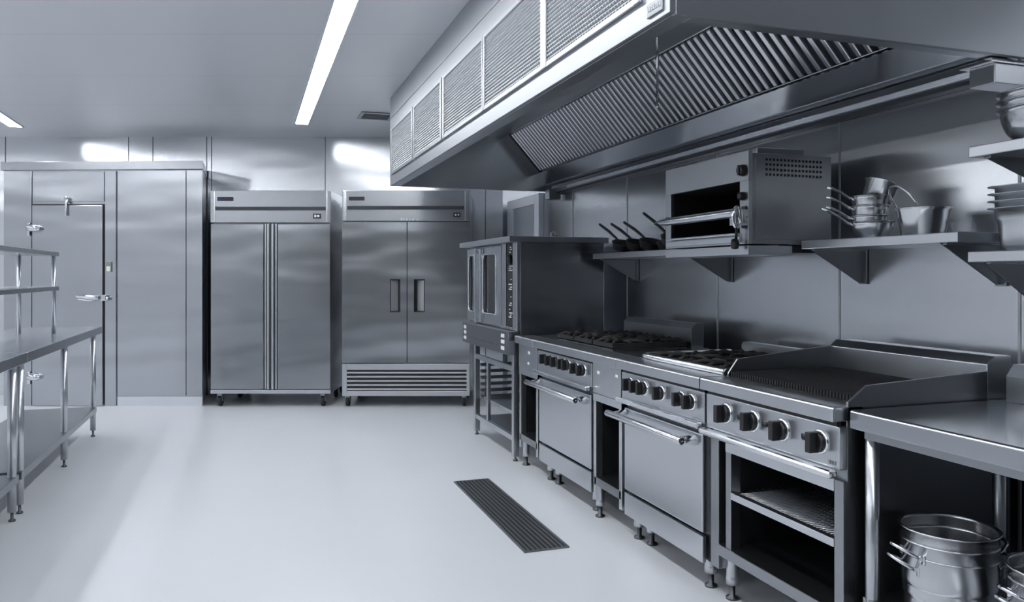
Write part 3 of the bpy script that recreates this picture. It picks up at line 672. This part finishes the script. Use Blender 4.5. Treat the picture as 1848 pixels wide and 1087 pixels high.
T = Thing('service_rail', 'steel rail with square end boxes along the wall under the hood', 'rail', (2.57, 4.2, 2.0))
T.part('channel', MB().box(2.535, 2.575, 2.09, 6.33, 2.055, 2.085).box(2.575, XW-.003, 2.09, 6.33, 2.03, 2.095), 'bright_bar', bevel=.002)
T.part('lower_lip', MB().box(2.56, XW-.003, 2.09, 6.33, 2.015, 2.03), 'dark_steel', bevel=0)
bx = T.part('end_box', MB().box(2.44, 2.60, 1.985, 2.085, 1.965, 2.035), 'brushed_steel', bevel=.003, label='large box above the bowls')
T.part('box_cover', MB().box(2.42, 2.60, 1.98, 2.11, 2.035, 2.05), 'bright_bar', bx, bevel=.002)
T.part('end_box', MB().box(2.49, 2.60, 6.27, 6.37, 1.965, 2.055), 'grey_steel', bevel=.004, label='small box above the oven')

# ------------------------------------------------------------------ wall shelves
def wall_shelf(label, y0, y1, z, brs, xf=2.30, h=.036, cut=.185):
    T = Thing('bracket_shelf', label, 'shelf', (2.5, (y0+y1)/2, z), group=None)
    T.part('shelf_board', MB().box(xf, XW-.003, y0, y1, z-h, z), 'brushed_steel', bevel=.003)
    for y in brs:
        T.part('bracket', MB().prism([(xf+.02, z-h), (XW-.004, z-h), (XW-.004, z-cut), (XW-.03, z-cut)], 'y', y-.003, y+.003).box(XW-.012, XW-.004, y-.022, y+.022, z-cut-.005, z-h).box(xf+.03, XW-.004, y-.02, y+.003, z-h-.006, z-h), 'grey_steel', bevel=.001)
SZ = 1.450
wall_shelf('wall shelf holding the black frying pans, beside the salamander grill', 3.60, 4.965, SZ, (4.90, 3.78))
wall_shelf('wall shelf holding the steel saucepans, beside the salamander grill', 2.01, 2.80, SZ, (2.77, 2.10))
wall_shelf('lower wall shelf at the right edge holding the deep gastronorm pans', .60, 1.972, 1.380, (1.93, .70), cut=.20)
wall_shelf('upper wall shelf at the right edge holding the mixing bowls', .60, 1.968, 1.732, (1.93, .70), cut=.125)

# ------------------------------------------------------------------ salamander grill
sx0, sx1, sy0, sy1, sz0, sz1 = 2.05, 2.49, 2.832, 3.532, 1.436, 1.842
T = Thing('salamander_grill', 'steel salamander grill with a wide open front mounted on the wall', 'grill', (2.3, 3.18, 1.39))
oy_0, oy_1, oz0, oz1 = 2.895, 3.480, 1.487, 1.713
T.part('casing', MB().box(sx0+.02, sx1, sy0, sy0+.02, sz0, sz1-.01).box(sx0+.02, sx1, sy1-.02, sy1, sz0, sz1-.01).box(sx0+.02, sx1, sy0+.02, sy1-.02, sz1-.03, sz1-.01).box(sx0+.02, sx1, sy0+.02, sy1-.02, sz0, sz0+.02).box(sx1-.02, sx1, sy0+.02, sy1-.02, sz0+.02, sz1-.03), 'grey_steel', bevel=.002)
T.part('front_face', MB().box(sx0, sx0+.02, sy0, sy1, oz1, sz1).box(sx0, sx0+.02, sy0, oy_0, sz0, oz1).box(sx0, sx0+.02, oy_1, sy1, sz0, oz1).box(sx0, sx0+.02, oy_0, oy_1, sz0, oz0-.012), 'hood_steel', bevel=.002)
T.part('cooking_chamber', MB().box(sx0+.02, sx1-.03, oy_0-.012, oy_0, oz0-.01, oz1+.01).box(sx0+.02, sx1-.03, oy_1, oy_1+.012, oz0-.01, oz1+.01).box(sx0+.02, sx1-.03, oy_0, oy_1, oz1, oz1+.01).box(sx0+.02, sx1-.03, oy_0, oy_1, oz0-.02, oz0-.01).box(sx1-.04, sx1-.03, oy_0, oy_1, oz0-.01, oz1), 'oven_dark', bevel=0)
T.part('top_vent', MB().box(2.11, 2.36, sy0+.02, sy1-.2, sz1-.012, sz1+.02), 'grey_steel', bevel=.004)
T.part('side_panel', MB().box(2.085, 2.468, sy0-.004, sy0, sz0+.02, sz1-.035), 'grey_steel', bevel=.001)
hl = MB()
for i in range(16):
    for j in range(4):
        xx = 2.140+i*.0192; zz = 1.805-j*.0218; hl.box(xx-.005, xx+.005, sy0-.0055, sy0-.004, zz-.005, zz+.005)
T.part('vent_holes', hl, 'oven_dark', bevel=0)
T.part('drip_tray', MB().box(sx0-.012, sx0, oy_0-.01, sy1-.03, 1.445, 1.470), 'brushed_steel', bevel=.003)
T.part('tray_bar', MB().box(sx0-.022, sx0+.01, oy_0, oy_1, 1.476, 1.487), 'bright_bar', bevel=.003)
T.part('base_rail', MB().box(sx0, 2.28, sy0+.002, sy1, 1.390, 1.430), 'brushed_steel', bevel=.002)
T.part('wall_mount', MB().box(2.28, XW-.004, sy0+.03, sy0+.10, 1.40, 1.436).box(2.28, XW-.004, sy1-.10, sy1-.03, 1.40, 1.436), 'dark_steel', bevel=.002)
T.part('rack_handle', MB().sweep([(1.955, 3.47, 1.562), (1.958, 3.42, 1.563), (1.965, 3.36, 1.564), (1.965, 2.80, 1.566)], .02, 16, radii=[.008, .013, .0195, .0195]), 'trough_steel', bevel=0)
T.part('handle_arm', MB().sweep([(1.965+.018*math.cos(2*PI*k/16), 2.795, 1.546+.042*math.sin(2*PI*k/16)) for k in range(16)], .009, 8, closed=True).box(1.975, 2.05, 2.835, 2.862, 1.515, 1.585), 'chrome', bevel=.003)
T.part('slide_slot', MB().box(sx0-.010, sx0-.001, 2.842, 2.872, 1.505, 1.60), 'black_plastic', bevel=.003)
def sknob(y, z, s):
    k = T.part('knob', MB().lathe([(0, 0), (.026*s, 0), (.026*s, -.010), (.021*s, -.026), (0, -.026)], (sx0, y, z), 20, 'x').box(sx0-.032*s, sx0-.005, y-.006, y+.006, z-.022*s, z+.022*s), 'black_plastic', bevel=.002)
sknob(2.865, 1.757, 1.0); sknob(2.865, 1.645, .72)
T.part('lever', MB().tube((2.02, 2.875, 1.525), (2.02, 2.88, 1.455), .006, 8).lathe([(0, -.024), (.016, -.02), (.019, 0), (.015, .02), (0, .024)], (2.015, 2.88, 1.437), 16), 'black_plastic', bevel=0)
T.part('side_latch', MB().box(sx0-.010, sx0, 3.50, 3.517, 1.575, 1.597), 'black_plastic', bevel=.002)

# ------------------------------------------------------------------ frying pans on the shelf
def frying_pan(label, loc, rot, R=.080, mat='black_iron'):
    T = Thing('frying_pan', label, 'frying pan', loc, rot=rot, group='black frying pans on the wall shelf', local=True)
    h = .050
    pr = [(0, 0), (R*.78, 0), (R*.84, .004), (R, h-.004), (R+.003, h-.003), (R, h), (R*.98, h-.001), (R*.82, .008), (0, .006)]
    T.part('pan_body', MB().lathe(pr, seg=40), mat, bevel=0)
    T.part('pan_handle', MB().sweep([(-R*.98, 0, h-.010), (-R-.05, 0, h-.002), (-R-.16, 0, h+.010), (-R-.305, 0, h+.016)], .008, 10, radii=[.007, .009, .011, .009]), mat, bevel=0)
    return T
for y, dx, tdeg, hdeg, lab in ((4.74, -.01, 20, 92, 'black frying pan at the oven end of the row on the shelf'), (4.575, .01, 19, 93, 'second black frying pan from the oven end of the row'), (4.41, .02, 19, 92, 'third black frying pan from the oven end of the row'),
        (4.232, .06, 9, -75, 'black frying pan with its handle turned to the salamander grill, in the row'), (4.07, -.02, 24, 93, 'black frying pan nearest the salamander grill, its handle highest')):
    hz = math.radians(hdeg) + PI; t2 = math.radians(tdeg)
    e = (Matrix.Rotation(hz, 4, 'Z') @ Matrix.Rotation(t2, 4, 'Y')).to_euler()
    frying_pan(lab, (2.43 + dx, y, SZ + .080*.80*math.sin(t2) + .002), e)

# ------------------------------------------------------------------ saucepans on the shelf
def saucepan(label, loc, R, H, rot, taper=.72, hl=.19, rise=.07, mat='pot_steel', group='steel saucepans on the wall shelf'):
    T = Thing('saucepan', label, 'saucepan', loc, rot=rot, group=group, local=True)
    r0 = R*taper; pr = [(0, 0), (r0*.9, 0), (r0, .004)]
    for k in range(1, 7):
        t = k/6; pr.append((r0 + (R-r0)*math.sin(t*PI/2), .004 + (H-.004)*t))
    pr += [(R+.004, H), (R+.004, H+.003), (R-.002, H+.002)]
    for k in range(6, -1, -1):
        t = k/6; pr.append((r0 + (R-r0)*math.sin(t*PI/2) - .0025, .006 + (H-.006)*t))
    pr.append((0, .005))
    T.part('pan_body', MB().lathe(pr, seg=56), mat, bevel=0)
    T.part('pan_handle', MB().sweep([(-R+.004, 0, H-.012), (-R-.02, 0, H-.002), (-R-hl*.45, 0, H+rise*.42), (-R-hl*.8, 0, H+rise*.85), (-R-hl, 0, H+rise)], .006, 10, radii=[.007, .0055, .0055, .007, .005]), 'chrome', bevel=0)
    return T
ang = math.atan2(-SN, CS)       # pan axis so that the handle points away along the shelf
px, py = 2.42, 2.515
saucepan('wide shallow steel saucepan at the bottom of the saucepan stack', (px, py, SZ), .084, .066, (0, 0, ang), taper=.62, hl=.125, rise=.058)
for k, nm in enumerate(('second', 'third', 'fourth')):
    saucepan('small steel saucepan, %s from the bottom of the saucepan stack' % nm, (px-.012, py+.004, SZ+.036+.040*k), .070, .054, (0, 0, ang + .03*k), taper=.86, hl=.110, rise=.040)
T = Thing('container', 'tall steel bain-marie container tipped on top of the saucepan stack', 'container', (2.418, 2.508, SZ+.128), rot=Euler((0, math.radians(20), ang)), local=True)
T.part('container_body', MB().lathe([(0, 0), (.050, 0), (.054, .004), (.062, .100), (.068, .102), (.068, .106), (.060, .104), (.052, .006), (0, .006)], seg=48), 'pot_steel', bevel=0)
# deep pot with a raised wire handle leaning on the stack
T = Thing('bail_pot', 'deep tapered steel pot with a raised wire handle, beside the saucepan stack', 'pot', (2.43, 2.275, SZ), local=True, rot=(0, 0, ang))
R, H = .094, .104
T.part('pot_body', MB().lathe([(0, 0), (R*.76, 0), (R*.80, .005), (R*.98, H-.012), (R+.006, H-.001), (R+.005, H+.002), (R-.003, H-.002), (R*.96, H-.014), (R*.78, .008), (0, .007)], seg=64), 'pot_steel', bevel=0)
pts = []
for k in range(17):
    a = PI*k/16
    pts.append((-.056 - .058*math.sin(a)**.7, .078*math.cos(a), H + .085*math.sin(a)**.7))
T.part('bail', MB().sweep(pts, .004, 10), 'chrome', bevel=0)

# ------------------------------------------------------------------ deep gastronorm pans and mixing bowls at the right edge
def gn_pan(label, z, D_, inset):
    T = Thing('gastronorm_pan', label, 'pan', (2.475, 1.68, z), group='nested gastronorm pans on the lower shelf', local=True)
    def ring(hx_, hy_, zz, r):
        out = []
        for (sx_, sy_, a0) in ((1, 1, 0), (-1, 1, PI/2), (-1, -1, PI), (1, -1, 1.5*PI)):
            for k in range(6):
                a = a0+k/5*PI/2; out.append((sx_*(hx_-r)+r*math.cos(a), sy_*(hy_-r)+r*math.sin(a), zz))
        return out
    m_ = MB(); W, Ln = .128-inset, .255
    rs = [ring(W-.028, Ln-.028, 0, .03), ring(W-.018, Ln-.018, .004, .04), ring(W-.012, Ln-.012, .02, .045), ring(W-.006, Ln-.006, D_-.04, .045), ring(W-.001, Ln-.001, D_-.035, .045), ring(W, Ln, D_-.004, .045), ring(W+.016, Ln+.016, D_, .05), ring(W+.016, Ln+.016, D_+.003, .05), ring(W-.002, Ln-.002, D_+.002, .043), ring(W-.009, Ln-.009, D_-.04, .042), ring(W-.016, Ln-.016, .02, .04), ring(W-.03, Ln-.03, .006, .03)]
    V = [[m_.bm.verts.new(p) for p in r_] for r_ in rs]; n_ = len(rs[0])
    for A, B_ in zip(V, V[1:]):
        for k in range(n_):
            f = m_.bm.faces.new((A[k], A[(k+1) % n_], B_[(k+1) % n_], B_[k])); f.smooth = True
    m_.bm.faces.new(V[0][::-1]); m_.bm.faces.new(V[-1])
    T.part('pan_body', m_, 'brushed_steel', bevel=0)
for k, nm in enumerate(('lowest', 'second lowest', 'second highest', 'topmost')):
    gn_pan('%s of the four nested gastronorm pans on the lower shelf' % nm, 1.380+k*.024, .140, k*.0004)
def bowl(label, z, R):
    T = Thing('mixing_bowl', label, 'bowl', (2.46, 1.815, z), group='nested mixing bowls on the upper shelf', local=True)
    H = R*.82; pr = [(0, 0), (R*.35, 0)]
    for k in range(1, 13):
        t = k/12; pr.append((R*(.35+.65*math.sin(t*PI/2)**.9), H*(1-math.cos(t*PI/2))))
    pr += [(R+.010, H+.001), (R+.011, H+.004), (R+.008, H+.006), (R-.002, H+.003)]
    for k in range(12, 0, -1):
        t = k/12; pr.append((R*(.35+.65*math.sin(t*PI/2)**.9)-.003, H*(1-math.cos(t*PI/2))+.003))
    pr += [(0, .003)]
    T.part('bowl_body', MB().lathe(pr, seg=72), 'pot_steel', bevel=0)
for k, nm in enumerate(('lowest', 'middle', 'topmost')):
    bowl('%s of the three nested mixing bowls on the upper shelf' % nm, 1.732+k*.026, .132)

# ------------------------------------------------------------------ camera, world, view
cam = bpy.data.cameras.new('camera'); co = bpy.data.objects.new('camera', cam); COL.objects.link(co)
co.location = (0, 0, EYE); co.rotation_euler = (PI/2, 0, -YAW)
cam.sensor_width = 36; cam.sensor_fit = 'HORIZONTAL'; cam.lens = FOC/1848*36
cam.shift_x = 0; cam.shift_y = -(543.5-HORIZON)/1848
cam.clip_start = .05
SC.camera = co
w = bpy.data.worlds.new('world'); SC.world = w; w.use_nodes = True
w.node_tree.nodes['Background'].inputs[0].default_value = (.5, .55, .62, 1); w.node_tree.nodes['Background'].inputs[1].default_value = .05
SC.view_settings.view_transform = 'Standard'; SC.view_settings.look = 'None'
SC.view_settings.exposure = 0.12; SC.view_settings.gamma = 1.0
SC.cycles.max_bounces = 10; SC.cycles.diffuse_bounces = 5; SC.cycles.glossy_bounces = 6
SC.cycles.caustics_reflective = True; SC.cycles.blur_glossy = .3
SC.cycles.sample_clamp_indirect = 8
